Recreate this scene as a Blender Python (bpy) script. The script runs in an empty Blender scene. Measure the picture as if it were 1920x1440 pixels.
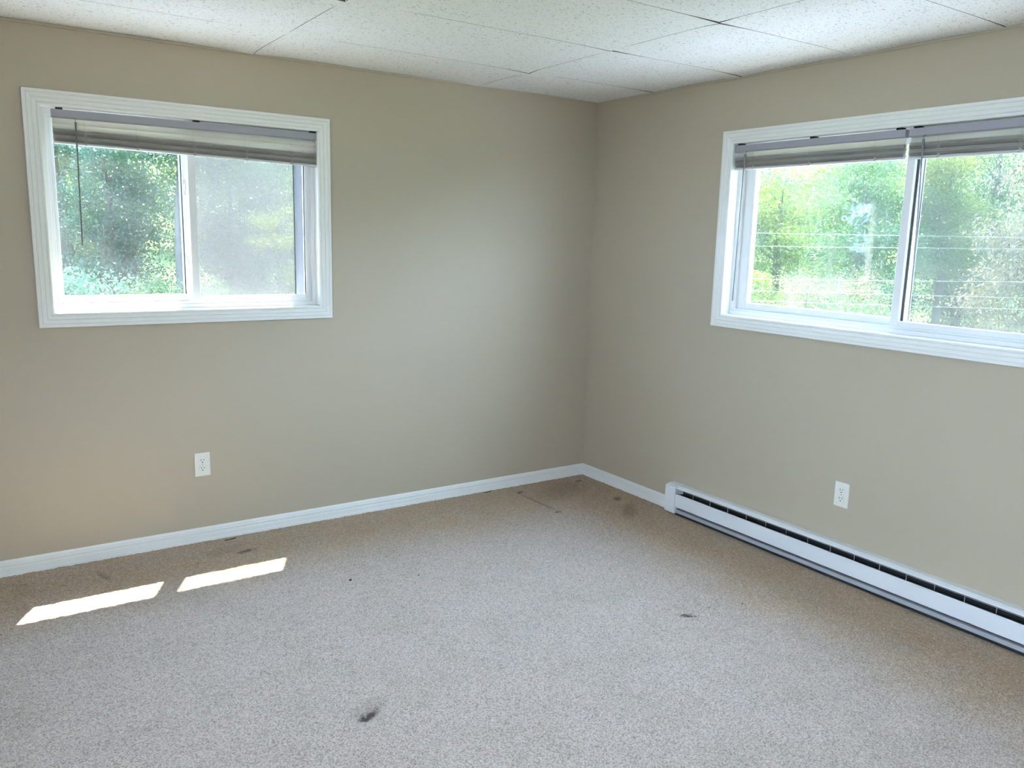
import bpy, math, random
import numpy as np
from mathutils import Matrix, Vector

# ------------------------------------------------------------------ camera, sky, sun, exposure
SC = bpy.context.scene
COL = SC.collection
cam_d = bpy.data.cameras.new('camera')
cam_d.sensor_width = 36.0
cam_d.lens = 1528.62 / 1920 * 36.0
cam_d.clip_start = 0.05
cam_d.clip_end = 300
cam = bpy.data.objects.new('camera', cam_d)
COL.objects.link(cam)
cam.matrix_world = (Matrix.Translation((-3.2254, -3.9407, 1.4904))
                    @ Matrix.Rotation(-0.593651, 4, 'Z') @ Matrix.Rotation(1.391592, 4, 'X')
                    @ Matrix.Rotation(0.025239, 4, 'Z'))
SC.camera = cam

SKY = 21.0
SUN = 72.0
world = bpy.data.worlds.new('sky')
SC.world = world
world.use_nodes = True
bg = world.node_tree.nodes['Background']
bg.inputs['Color'].default_value = (0.53, 0.735, 1.0, 1)
bg.inputs['Strength'].default_value = SKY
sun_d = bpy.data.lights.new('sun', 'SUN')
sun_d.energy = SUN
sun_d.color = (1.0, 0.88, 0.70)
sun_d.angle = math.radians(0.55)
sun = bpy.data.objects.new('sun', sun_d)
COL.objects.link(sun)
sun.rotation_euler = Vector((-0.167, -0.347, -1.0)).to_track_quat('-Z', 'Y').to_euler()
sun.location = (3, 6, 18)
vs = SC.view_settings
vs.view_transform = 'Standard'
vs.look = 'None'
vs.gamma = 1.0
vs.exposure = 0.74
vs.use_curve_mapping = False
cy = SC.cycles
cy.use_denoising = True
cy.max_bounces = 9
cy.use_adaptive_sampling = True
cy.adaptive_threshold = 0.03
cy.diffuse_bounces = 5
cy.glossy_bounces = 4
cy.transmission_bounces = 8
cy.transparent_max_bounces = 14
cy.sample_clamp_indirect = 6.0
cy.caustics_reflective = False
cy.caustics_refractive = False

rng = np.random.default_rng(7)
random.seed(7)

# ------------------------------------------------------------------ materials
def new_mat(name):
    m = bpy.data.materials.new(name)
    m.use_nodes = True
    return m, m.node_tree.nodes, m.node_tree.links

def mat(name, col, rough=0.5, var=0.04, vscale=6.0, bump=0.0, bscale=200.0, spec=0.4, metal=0.0):
    """plain painted / moulded surface with slight procedural variation and fine relief"""
    m, N, L = new_mat(name)
    b = N['Principled BSDF']
    b.inputs['Roughness'].default_value = rough
    b.inputs['Metallic'].default_value = metal
    b.inputs['Specular IOR Level'].default_value = spec
    g = N.new('ShaderNodeNewGeometry')
    n = N.new('ShaderNodeTexNoise')
    n.inputs['Scale'].default_value = vscale
    n.inputs['Detail'].default_value = 4
    L.new(g.outputs['Position'], n.inputs['Vector'])
    mx = N.new('ShaderNodeMix')
    mx.data_type = 'RGBA'
    mx.inputs['A'].default_value = tuple(c * (1 - var) for c in col) + (1,)
    mx.inputs['B'].default_value = tuple(min(1, c * (1 + var)) for c in col) + (1,)
    L.new(n.outputs['Fac'], mx.inputs['Factor'])
    L.new(mx.outputs['Result'], b.inputs['Base Color'])
    if bump:
        n2 = N.new('ShaderNodeTexNoise')
        n2.inputs['Scale'].default_value = bscale
        n2.inputs['Detail'].default_value = 2
        L.new(g.outputs['Position'], n2.inputs['Vector'])
        bp = N.new('ShaderNodeBump')
        bp.inputs['Strength'].default_value = bump
        bp.inputs['Distance'].default_value = 0.001
        L.new(n2.outputs['Fac'], bp.inputs['Height'])
        L.new(bp.outputs['Normal'], b.inputs['Normal'])
    return m

M_WALL = mat('wall_paint', (0.462, 0.396, 0.302), 0.62, 0.02, 2.0, 0.25, 160, 0.25)
M_TRIM = mat('trim_paint', (0.78, 0.775, 0.74), 0.38, 0.02, 8.0, 0.08, 90, 0.45)
M_BASE = mat('baseboard_paint', (0.76, 0.76, 0.74), 0.42, 0.05, 9.0, 0.08, 90, 0.4)
M_VINYL = mat('white_vinyl', (0.80, 0.80, 0.80), 0.35, 0.02, 8.0, 0, 1, 0.45)
M_ALU = mat('mill_aluminium', (0.52, 0.51, 0.57), 0.45, 0.05, 30.0, 0, 1, 0.5)
M_GASKET = mat('black_gasket', (0.012, 0.013, 0.016), 0.6)
M_BLINDRAIL = mat('blind_rail_white', (0.34, 0.33, 0.36), 0.4, 0.02)
M_BOTRAIL = mat('blind_bottom_rail', (0.52, 0.50, 0.50), 0.4, 0.02)
M_CORD = mat('blind_cord', (0.62, 0.58, 0.50), 0.8)
M_WAND = mat('wand_plastic', (0.14, 0.145, 0.145), 0.3, spec=0.4)
M_OUTLET = mat('outlet_plastic', (0.74, 0.73, 0.66), 0.35)
M_SLOT = mat('slot_dark', (0.02, 0.02, 0.02), 0.7)
M_SCREW = mat('screw_steel', (0.5, 0.5, 0.48), 0.35, metal=0.8)
M_HEATER = mat('heater_enamel', (0.74, 0.755, 0.78), 0.36, 0.03, 10, 0, 1, 0.5)
M_HEATDK = mat('heater_inside', (0.020, 0.024, 0.026), 0.5)
M_HEATLOW = mat('heater_lower_plate', (0.40, 0.41, 0.44), 0.5, 0.05, 14)
M_FIN = mat('heater_fin', (0.42, 0.40, 0.37), 0.5)
M_SIDING = mat('outside_siding', (0.45, 0.45, 0.43), 0.8)
M_UNSEEN_ROOF = mat('unseen_roof_slab', (0.10, 0.10, 0.10), 0.9)
M_BARK = mat('bark_grey', (0.017, 0.015, 0.0145), 0.95, 0.45, 9.0, 0.6, 40)
M_BARKP = mat('bark_pale', (0.034, 0.031, 0.030), 0.95, 0.45, 7.0, 0.6, 40)
M_WIRE = mat('power_wire', (0.095, 0.105, 0.10), 0.8, spec=0.1)
M_CRUMB = mat('dark_crumb', (0.012, 0.010, 0.009), 0.8)
M_SLIVER = mat('brown_sliver', (0.07, 0.035, 0.022), 0.7)

def slat_mat():
    m, N, L = new_mat('blind_slat')
    N.remove(N['Principled BSDF'])
    d = N.new('ShaderNodeBsdfDiffuse'); d.inputs['Color'].default_value = (0.68, 0.66, 0.62, 1)
    t = N.new('ShaderNodeBsdfTranslucent'); t.inputs['Color'].default_value = (0.86, 0.80, 0.70, 1)
    mx = N.new('ShaderNodeMixShader'); mx.inputs[0].default_value = 0.34
    L.new(d.outputs[0], mx.inputs[1]); L.new(t.outputs[0], mx.inputs[2])
    L.new(mx.outputs[0], N['Material Output'].inputs['Surface'])
    return m
M_SLAT = slat_mat()

def glass_mat(name, haze):
    """clear pane: see-through, fresnel mirror, and a thin film of dust that scatters"""
    m, N, L = new_mat(name)
    N.remove(N['Principled BSDF'])
    tr = N.new('ShaderNodeBsdfTransparent'); tr.inputs['Color'].default_value = (0.95, 0.98, 0.97, 1)
    gl = N.new('ShaderNodeBsdfGlossy'); gl.inputs['Roughness'].default_value = 0.02
    fr = N.new('ShaderNodeFresnel'); fr.inputs['IOR'].default_value = 1.45
    gb = N.new('ShaderNodeNewGeometry')
    ior = N.new('ShaderNodeMapRange'); ior.inputs['To Min'].default_value = 1.45; ior.inputs['To Max'].default_value = 1 / 1.45
    L.new(gb.outputs['Backfacing'], ior.inputs['Value']); L.new(ior.outputs[0], fr.inputs['IOR'])
    m1 = N.new('ShaderNodeMixShader')
    L.new(fr.outputs[0], m1.inputs[0]); L.new(tr.outputs[0], m1.inputs[1]); L.new(gl.outputs[0], m1.inputs[2])
    di = N.new('ShaderNodeBsdfTranslucent'); di.inputs['Color'].default_value = (0.85, 0.88, 0.88, 1)
    df = N.new('ShaderNodeBsdfDiffuse'); df.inputs['Color'].default_value = (0.85, 0.88, 0.88, 1)
    md = N.new('ShaderNodeMixShader'); md.inputs[0].default_value = 0.5
    L.new(di.outputs[0], md.inputs[1]); L.new(df.outputs[0], md.inputs[2])
    g = N.new('ShaderNodeNewGeometry')
    n = N.new('ShaderNodeTexNoise'); n.inputs['Scale'].default_value = 7; n.inputs['Detail'].default_value = 5
    L.new(g.outputs['Position'], n.inputs['Vector'])
    mp = N.new('ShaderNodeMapRange')
    mp.inputs['From Min'].default_value = 0.3; mp.inputs['From Max'].default_value = 0.75
    mp.inputs['To Min'].default_value = haze * 0.6; mp.inputs['To Max'].default_value = haze * 1.5
    L.new(n.outputs['Fac'], mp.inputs['Value'])
    m2 = N.new('ShaderNodeMixShader')
    L.new(mp.outputs[0], m2.inputs[0]); L.new(m1.outputs[0], m2.inputs[1]); L.new(md.outputs[0], m2.inputs[2])
    L.new(m2.outputs[0], N['Material Output'].inputs['Surface'])
    return m
M_GLASS1 = glass_mat('pane_glass', 0.011)
M_GLASS2 = glass_mat('pane_glass_dusty', 0.019)

def screen_mat(name, dens, col):
    m, N, L = new_mat(name)
    N.remove(N['Principled BSDF'])
    tr = N.new('ShaderNodeBsdfTransparent')
    df = N.new('ShaderNodeBsdfDiffuse'); df.inputs['Color'].default_value = col + (1,)
    tl = N.new('ShaderNodeBsdfTranslucent'); tl.inputs['Color'].default_value = col + (1,)
    md = N.new('ShaderNodeMixShader'); md.inputs[0].default_value = 0.5
    L.new(df.outputs[0], md.inputs[1]); L.new(tl.outputs[0], md.inputs[2])
    g = N.new('ShaderNodeNewGeometry')
    w = N.new('ShaderNodeTexNoise'); w.inputs['Scale'].default_value = 1.0; w.inputs['Detail'].default_value = 3
    mpg = N.new('ShaderNodeMapping'); mpg.inputs['Scale'].default_value = (8, 8, 160)
    L.new(g.outputs['Position'], mpg.inputs['Vector']); L.new(mpg.outputs[0], w.inputs['Vector'])
    mp = N.new('ShaderNodeMapRange')
    mp.inputs['From Min'].default_value = 0.3; mp.inputs['From Max'].default_value = 0.7
    mp.inputs['To Min'].default_value = dens - 0.05; mp.inputs['To Max'].default_value = dens + 0.05
    L.new(w.outputs['Fac'], mp.inputs['Value'])
    mx = N.new('ShaderNodeMixShader')
    L.new(mp.outputs[0], mx.inputs[0]); L.new(tr.outputs[0], mx.inputs[1]); L.new(md.outputs[0], mx.inputs[2])
    L.new(mx.outputs[0], N['Material Output'].inputs['Surface'])
    return m
M_SCREEN1 = screen_mat('insect_screen', 0.42, (0.088, 0.087, 0.092))
M_SCREEN2 = screen_mat('insect_screen_fine', 0.30, (0.07, 0.075, 0.07))

def ceiling_mat():
    m, N, L = new_mat('fissured_ceiling_tile')
    b = N['Principled BSDF']
    b.inputs['Roughness'].default_value = 0.9
    b.inputs['Specular IOR Level'].default_value = 0.1
    g = N.new('ShaderNodeNewGeometry')
    mp = N.new('ShaderNodeMapping'); mp.inputs['Scale'].default_value = (85, 180, 60)
    L.new(g.outputs['Position'], mp.inputs['Vector'])
    n = N.new('ShaderNodeTexNoise'); n.inputs['Scale'].default_value = 1; n.inputs['Detail'].default_value = 2.5
    n.inputs['Distortion'].default_value = 1.2
    L.new(mp.outputs[0], n.inputs['Vector'])
    big = N.new('ShaderNodeTexNoise'); big.inputs['Scale'].default_value = 2.2; big.inputs['Detail'].default_value = 3
    L.new(g.outputs['Position'], big.inputs['Vector'])
    pit = N.new('ShaderNodeMapRange'); pit.interpolation_type = 'SMOOTHSTEP'
    pit.inputs['From Min'].default_value = 0.615; pit.inputs['From Max'].default_value = 0.675
    L.new(n.outputs['Fac'], pit.inputs['Value'])
    base = N.new('ShaderNodeMix'); base.data_type = 'RGBA'
    base.inputs['A'].default_value = (0.85, 0.855, 0.86, 1); base.inputs['B'].default_value = (0.91, 0.92, 0.93, 1)
    L.new(big.outputs['Fac'], base.inputs['Factor'])
    mx = N.new('ShaderNodeMix'); mx.data_type = 'RGBA'
    mx.inputs['B'].default_value = (0.28, 0.27, 0.26, 1)
    L.new(base.outputs['Result'], mx.inputs['A'])
    L.new(pit.outputs[0], mx.inputs['Factor'])
    L.new(mx.outputs['Result'], b.inputs['Base Color'])
    bp = N.new('ShaderNodeBump'); bp.invert = True
    bp.inputs['Strength'].default_value = 0.7; bp.inputs['Distance'].default_value = 0.002
    L.new(pit.outputs[0], bp.inputs['Height'])
    L.new(bp.outputs['Normal'], b.inputs['Normal'])
    return m
M_TILE = ceiling_mat()
M_EDGE = mat('raw_tile_edge', (0.10, 0.095, 0.085), 0.95, 0.2, 40)

def carpet_mat():
    m, N, L = new_mat('cut_pile_carpet')
    b = N['Principled BSDF']
    b.inputs['Roughness'].default_value = 0.95
    b.inputs['Specular IOR Level'].default_value = 0.05
    b.inputs['Sheen Weight'].default_value = 0.25
    b.inputs['Sheen Roughness'].default_value = 0.5
    g = N.new('ShaderNodeNewGeometry')
    pos = g.outputs['Position']
    def noise(scale, detail=3, rough=0.55):
        n = N.new('ShaderNodeTexNoise')
        n.inputs['Scale'].default_value = scale; n.inputs['Detail'].default_value = detail
        n.inputs['Roughness'].default_value = rough
        L.new(pos, n.inputs['Vector']); return n.outputs['Fac']
    def mapr(v, a, c, lo=0.0, hi=1.0):
        r = N.new('ShaderNodeMapRange'); r.interpolation_type = 'SMOOTHSTEP'
        r.inputs['From Min'].default_value = a; r.inputs['From Max'].default_value = c
        r.inputs['To Min'].default_value = lo; r.inputs['To Max'].default_value = hi
        L.new(v, r.inputs['Value']); return r.outputs[0]
    def mixc(f, a, c):
        x = N.new('ShaderNodeMix'); x.data_type = 'RGBA'
        for key, val in (('A', a), ('B', c)):
            if isinstance(val, tuple): x.inputs[key].default_value = val + (1,)
            else: L.new(val, x.inputs[key])
        L.new(f, x.inputs['Factor']); return x.outputs['Result']
    def math_(op, a, c):
        x = N.new('ShaderNodeMath'); x.operation = op
        for i, val in enumerate((a, c)):
            if isinstance(val, (int, float)): x.inputs[i].default_value = val
            else: L.new(val, x.inputs[i])
        return x.outputs[0]
    # yarn: blend of grey-beige and tan tufts, greyer trodden middle and tan edges along the walls: mainly skylight and warm shade painted in
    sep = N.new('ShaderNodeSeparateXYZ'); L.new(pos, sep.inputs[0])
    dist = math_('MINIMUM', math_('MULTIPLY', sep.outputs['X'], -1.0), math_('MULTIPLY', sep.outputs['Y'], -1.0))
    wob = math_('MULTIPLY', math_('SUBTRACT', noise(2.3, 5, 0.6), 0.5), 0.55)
    mid_light = mapr(math_('ADD', dist, wob), 0.20, 0.80)  # mask from warm shaded edges to the skylit middle, painted into the colour
    col = mixc(mid_light, (0.43, 0.28, 0.155), (0.50, 0.40, 0.352))
    col = mixc(mapr(noise(4.5, 6, 0.68), 0.42, 0.74, 0, 0.6), col, (0.385, 0.315, 0.25))
    yarn = noise(190, 3, 0.7)
    dark = mixc(mapr(yarn, 0.32, 0.56, 0.85, 0.0), col, (0.15, 0.12, 0.095))
    col = mixc(mapr(yarn, 0.54, 0.68, 0.0, 0.6), dark, (0.66, 0.62, 0.575))
    # stains with their own place; dents and creases have their shade painted in
    def stain_shade(x, y, rx, ry, rot, colour, amt, wobble=0.6):
        nonlocal col
        mp = N.new('ShaderNodeMapping'); mp.vector_type = 'TEXTURE'
        mp.inputs['Location'].default_value = (x, y, 0); mp.inputs['Rotation'].default_value = (0, 0, rot)
        mp.inputs['Scale'].default_value = (rx, ry, 1.0)
        L.new(pos, mp.inputs['Vector'])
        ln = N.new('ShaderNodeVectorMath'); ln.operation = 'LENGTH'
        L.new(mp.outputs[0], ln.inputs[0])
        v = math_('ADD', ln.outputs['Value'], math_('MULTIPLY', math_('SUBTRACT', noise(70, 4, 0.75), 0.5), wobble * 3.2))
        col = mixc(mapr(v, 0.35, 1.15, amt, 0.0), col, colour)
    stain_shade(-2.211, -0.232, 0.055, 0.022, 0.2, (0.035, 0.024, 0.016), 0.85)
    stain_shade(-2.29, -0.17, 0.13, 0.06, 0.3, (0.14, 0.10, 0.07), 0.3)
    stain_shade(-2.816, -0.216, 0.018, 0.075, 0.25, (0.06, 0.045, 0.03), 0.5)
    stain_shade(-0.573, -0.125, 0.035, 0.018, 0.4, (0.05, 0.035, 0.02), 0.9)
    stain_shade(-0.581, -0.32, 0.012, 0.21, 0.04, (0.10, 0.075, 0.05), 0.6)
    stain_shade(-0.589, -0.52, 0.03, 0.014, 0.4, (0.05, 0.03, 0.02), 0.8)
    stain_shade(-0.124, -0.117, 0.03, 0.02, 0.1, (0.05, 0.028, 0.018), 0.9)
    stain_shade(-0.145, -0.504, 0.05, 0.025, 0.7, (0.10, 0.04, 0.025), 0.85)
    stain_shade(-0.225, -0.70, 0.05, 0.16, -0.75, (0.15, 0.075, 0.045), 0.5)
    stain_shade(-0.33, -0.22, 0.26, 0.14, 0.5, (0.17, 0.12, 0.08), 0.45)  # broad deeper brown tone in the room corner
    stain_shade(-2.265, -1.757, 0.046, 0.013, 0.40, (0.012, 0.010, 0.008), 0.95, 0.8)  # shade inside the left furniture dent, painted dark
    stain_shade(-2.258, -1.735, 0.085, 0.050, 0.35, (0.13, 0.115, 0.10), 0.25)
    stain_shade(-0.881, -1.785, 0.036, 0.010, -0.62, (0.05, 0.04, 0.03), 0.85, 0.8)  # painted shade of the dent before the heater
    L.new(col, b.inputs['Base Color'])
    bp = N.new('ShaderNodeBump'); bp.inputs['Strength'].default_value = 0.9; bp.inputs['Distance'].default_value = 0.004
    L.new(yarn, bp.inputs['Height']); L.new(bp.outputs['Normal'], b.inputs['Normal'])
    return m
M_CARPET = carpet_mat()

LEAFK = 0.30
LEAFN, LEAFS = 2.0, 0.68
def leaf_mat(name, stops, trans=0.45):
    m, N, L = new_mat(name)
    N.remove(N['Principled BSDF'])
    a = N.new('ShaderNodeAttribute'); a.attribute_name = 'tint'
    r = N.new('ShaderNodeValToRGB')
    els = r.color_ramp.elements
    while len(els) < len(stops): els.new(0.5)
    for e, (p, c) in zip(els, stops):
        e.position = p; e.color = tuple(x * LEAFK for x in c) + (1,)
    L.new(a.outputs['Fac'], r.inputs['Fac'])
    d = N.new('ShaderNodeBsdfDiffuse'); t = N.new('ShaderNodeBsdfTranslucent')
    L.new(r.outputs[0], d.inputs['Color']); L.new(r.outputs[0], t.inputs['Color'])
    mx = N.new('ShaderNodeMixShader'); mx.inputs[0].default_value = trans
    L.new(d.outputs[0], mx.inputs[1]); L.new(t.outputs[0], mx.inputs[2])
    gl = N.new('ShaderNodeBsdfGlossy'); gl.inputs['Roughness'].default_value = 0.35
    gl.inputs['Color'].default_value = (0.8, 0.85, 0.9, 1)
    m2 = N.new('ShaderNodeMixShader'); m2.inputs[0].default_value = 0.015
    L.new(mx.outputs[0], m2.inputs[1]); L.new(gl.outputs[0], m2.inputs[2])
    L.new(m2.outputs[0], N['Material Output'].inputs['Surface'])
    return m
LF_BLUE = leaf_mat('leaf_bluegreen', [(0, (0.018, 0.060, 0.045)), (0.6, (0.040, 0.125, 0.085)), (1, (0.10, 0.20, 0.14))])
LF_MID = leaf_mat('leaf_midgreen', [(0, (0.022, 0.075, 0.030)), (0.6, (0.060, 0.16, 0.055)), (1, (0.15, 0.26, 0.09))])
LF_YEL = leaf_mat('leaf_yellowgreen', [(0, (0.08, 0.165, 0.02)), (0.5, (0.19, 0.29, 0.035)), (1, (0.36, 0.41, 0.075))])
LF_PALE = leaf_mat('leaf_pale', [(0, (0.075, 0.12, 0.055)), (0.5, (0.17, 0.185, 0.095)), (1, (0.36, 0.31, 0.20))])
LF_GREY = leaf_mat('leaf_greygreen', [(0, (0.05, 0.09, 0.07)), (0.6, (0.10, 0.16, 0.12)), (1, (0.2, 0.25, 0.16))])

def ground_mat():
    m, N, L = new_mat('undergrowth_ground')
    b = N['Principled BSDF']; b.inputs['Roughness'].default_value = 1.0
    b.inputs['Specular IOR Level'].default_value = 0.0
    g = N.new('ShaderNodeNewGeometry')
    n = N.new('ShaderNodeTexNoise'); n.inputs['Scale'].default_value = 1.6; n.inputs['Detail'].default_value = 9
    n.inputs['Roughness'].default_value = 0.7
    L.new(g.outputs['Position'], n.inputs['Vector'])
    r = N.new('ShaderNodeValToRGB')
    r.color_ramp.elements[0].position = 0.36; r.color_ramp.elements[0].color = (0.012, 0.030, 0.016, 1)
    r.color_ramp.elements[1].position = 0.68; r.color_ramp.elements[1].color = (0.10, 0.14, 0.055, 1)
    L.new(n.outputs['Fac'], r.inputs['Fac']); L.new(r.outputs[0], b.inputs['Base Color'])
    return m
M_GROUND = ground_mat()

# ------------------------------------------------------------------ mesh helpers
class MB:
    def __init__(s): s.v = []; s.f = []
    def add(s, vs_, fs_):
        o = len(s.v); s.v += [tuple(p) for p in vs_]; s.f += [tuple(i + o for i in f) for f in fs_]; return s
    def box(s, x0, x1, y0, y1, z0, z1):
        if x0 > x1: x0, x1 = x1, x0
        if y0 > y1: y0, y1 = y1, y0
        if z0 > z1: z0, z1 = z1, z0
        return s.add([(x0, y0, z0), (x1, y0, z0), (x1, y1, z0), (x0, y1, z0), (x0, y0, z1), (x1, y0, z1), (x1, y1, z1), (x0, y1, z1)],
                     [(3, 2, 1, 0), (4, 5, 6, 7), (0, 1, 5, 4), (1, 2, 6, 5), (2, 3, 7, 6), (3, 0, 4, 7)])
    def bbox(s, x0, x1, y0, y1, z0, z1, b=0.002):
        """box with chamfered edges"""
        vs_ = []
        for sx, xa in ((-1, x0), (1, x1)):
            for sy, ya in ((-1, y0), (1, y1)):
                for sz, za in ((-1, z0), (1, z1)):
                    vs_ += [(xa, ya - sy * b, za - sz * b), (xa - sx * b, ya, za - sz * b), (xa - sx * b, ya - sy * b, za)]
        import itertools
        idx = {}
        k = 0
        for sx in (0, 1):
            for sy in (0, 1):
                for sz in (0, 1):
                    for a in range(3): idx[(sx, sy, sz, a)] = k; k += 1
        I = lambda x, y, z, a: idx[(x, y, z, a)]
        fs_ = []
        for e in (0, 1):
            q = [I(e, 0, 0, 0), I(e, 1, 0, 0), I(e, 1, 1, 0), I(e, 0, 1, 0)]; fs_.append(q if e else q[::-1])
            q = [I(0, e, 0, 1), I(1, e, 0, 1), I(1, e, 1, 1), I(0, e, 1, 1)]; fs_.append(q[::-1] if e else q)
            q = [I(0, 0, e, 2), I(1, 0, e, 2), I(1, 1, e, 2), I(0, 1, e, 2)]; fs_.append(q if e else q[::-1])
        for p in (0, 1):
            for q in (0, 1):
                fs_.append([I(p, q, 0, 0), I(p, q, 1, 0), I(p, q, 1, 1), I(p, q, 0, 1)])
                fs_.append([I(p, 0, q, 0), I(p, 1, q, 0), I(p, 1, q, 2), I(p, 0, q, 2)])
                fs_.append([I(0, p, q, 1), I(1, p, q, 1), I(1, p, q, 2), I(0, p, q, 2)])
        for x in (0, 1):
            for y in (0, 1):
                for z in (0, 1): fs_.append([I(x, y, z, 0), I(x, y, z, 1), I(x, y, z, 2)])
        return s.add(vs_, fs_)
    def prism(s, prof, axis_pts):
        """prof: list of 2-D points; axis_pts: two functions mapping a profile point to 3-D at each end"""
        n = len(prof)
        vs_ = [axis_pts[0](p) for p in prof] + [axis_pts[1](p) for p in prof]
        fs_ = [(i, (i + 1) % n, n + (i + 1) % n, n + i) for i in range(n)]
        fs_ += [tuple(range(n - 1, -1, -1)), tuple(range(n, 2 * n))]
        return s.add(vs_, fs_)
    def tube(s, pts, rad, n=8):
        pts = [Vector(p) for p in pts]
        if not isinstance(rad, (list, tuple)): rad = [rad] * len(pts)
        base = len(s.v)
        for i, p in enumerate(pts):
            d = (pts[min(i + 1, len(pts) - 1)] - pts[max(i - 1, 0)]).normalized()
            u = d.cross(Vector((0, 0, 1)) if abs(d.z) < 0.9 else Vector((1, 0, 0))).normalized()
            w = d.cross(u)
            for k in range(n):
                a = 2 * math.pi * k / n
                s.v.append(tuple(p + (u * math.cos(a) + w * math.sin(a)) * rad[i]))
        for i in range(len(pts) - 1):
            for k in range(n):
                a, b_ = base + i * n + k, base + i * n + (k + 1) % n
                s.f.append((a, b_, b_ + n, a + n))
        s.f.append(tuple(base + k for k in range(n - 1, -1, -1)))
        s.f.append(tuple(base + (len(pts) - 1) * n + k for k in range(n)))
        return s
    def mesh(s, name, m):
        me = bpy.data.meshes.new(name)
        me.from_pydata(s.v, [], s.f)
        me.update()
        import bmesh
        bm = bmesh.new(); bm.from_mesh(me); bmesh.ops.recalc_face_normals(bm, faces=bm.faces); bm.to_mesh(me); bm.free()
        if m: me.materials.append(m)
        return me
    def build(s, name, m, parent=None, smooth=False):
        me = s.mesh(name, m)
        if smooth: me.polygons.foreach_set('use_smooth', [True] * len(me.polygons))
        return link(name, me, parent)

def link(name, me, parent=None, loc=None, rot=None):
    o = bpy.data.objects.new(name, me)
    COL.objects.link(o)
    if parent: o.parent = parent
    if loc: o.location = loc
    if rot: o.rotation_euler = rot
    return o

def empty(name, loc=(0, 0, 0), rz=0.0):
    o = link(name, None, None, loc, (0, 0, rz))
    o.empty_display_size = 0.1
    return o

def tag(o, label=None, cat=None, group=None, kind=None):
    for k, v in (('label', label), ('category', cat), ('group', group), ('kind', kind)):
        if v: o[k] = v
    return o

# ------------------------------------------------------------------ room shell
CEIL = 2.285
XW, YW = -4.4, -5.2          # unseen walls behind the camera
W1 = dict(a=-2.91, w=1.165)  # window in the left wall: x of its left jamb, width
W2 = dict(a=1.075, w=1.795)  # window in the right wall: -y of its left jamb, width
Z0, WH = 1.125, 0.84
G = 0.02                     # jamb board thickness

def wall_with_hole(name, fn, s0, s1, h0, h1, hz0, hz1, label):
    """fn maps (s, d, z) to world; wall runs s0..s1, d 0..0.15, with a rectangular hole"""
    mb = MB()
    for a, b_, c, d_ in ((s0, h0, -0.05, 2.45), (h1, s1, -0.05, 2.45), (h0, h1, -0.05, hz0), (h0, h1, hz1, 2.45)):
        vs_ = [fn(*p) for p in ((a, 0, c), (b_, 0, c), (b_, 0.15, c), (a, 0.15, c), (a, 0, d_), (b_, 0, d_), (b_, 0.15, d_), (a, 0.15, d_))]
        mb.add(vs_, [(3, 2, 1, 0), (4, 5, 6, 7), (0, 1, 5, 4), (1, 2, 6, 5), (2, 3, 7, 6), (3, 0, 4, 7)])
    o = mb.build(name, M_WALL)
    return tag(o, label, 'wall', kind='structure')

wall_with_hole('wall_left', lambda s, d, z: (s, d, z), XW - 0.15, 0.15, W1['a'] - G, W1['a'] + W1['w'] + G, Z0 - G, Z0 + WH + G,
               'beige painted wall on the left with the smaller window')
wall_with_hole('wall_right', lambda s, d, z: (d, -s, z), 0.0, -YW, W2['a'] - G, W2['a'] + W2['w'] + G, Z0 - G, Z0 + WH + G,
               'beige painted wall on the right above the baseboard heater')
# walls behind the camera: the side wall has an invented opening that lets in sky as fill light
OPY0, OPY1, OPZ0, OPZ1 = -4.95, -3.45, 0.90, 2.10
tag(MB().box(XW - 0.15, 0.15, YW - 0.15, YW, -0.05, 2.45).build('wall_back', M_WALL), 'plain beige wall behind the viewpoint', 'wall', kind='structure')
tag(MB().box(XW - 0.15, XW, OPY1, 0.0, -0.05, 2.45).box(XW - 0.15, XW, YW, OPY0, -0.05, 2.45)
    .box(XW - 0.15, XW, OPY0, OPY1, OPZ1, 2.45).box(XW - 0.15, XW, OPY0, OPY1, -0.05, OPZ0).build('wall_side', M_WALL),
    'beige wall left of the viewpoint with an unseen opening added for fill light', 'wall', kind='structure')
tag(MB().box(XW - 0.15, 0.28, YW - 0.2, 0.278, 2.40, 2.50).build('roof', M_UNSEEN_ROOF), 'unseen flat roof slab with overhangs shaped to trim the sun', 'roof', kind='structure')  # unseen slab; overhangs shaped to trim the sun patch and shade the sill

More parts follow.
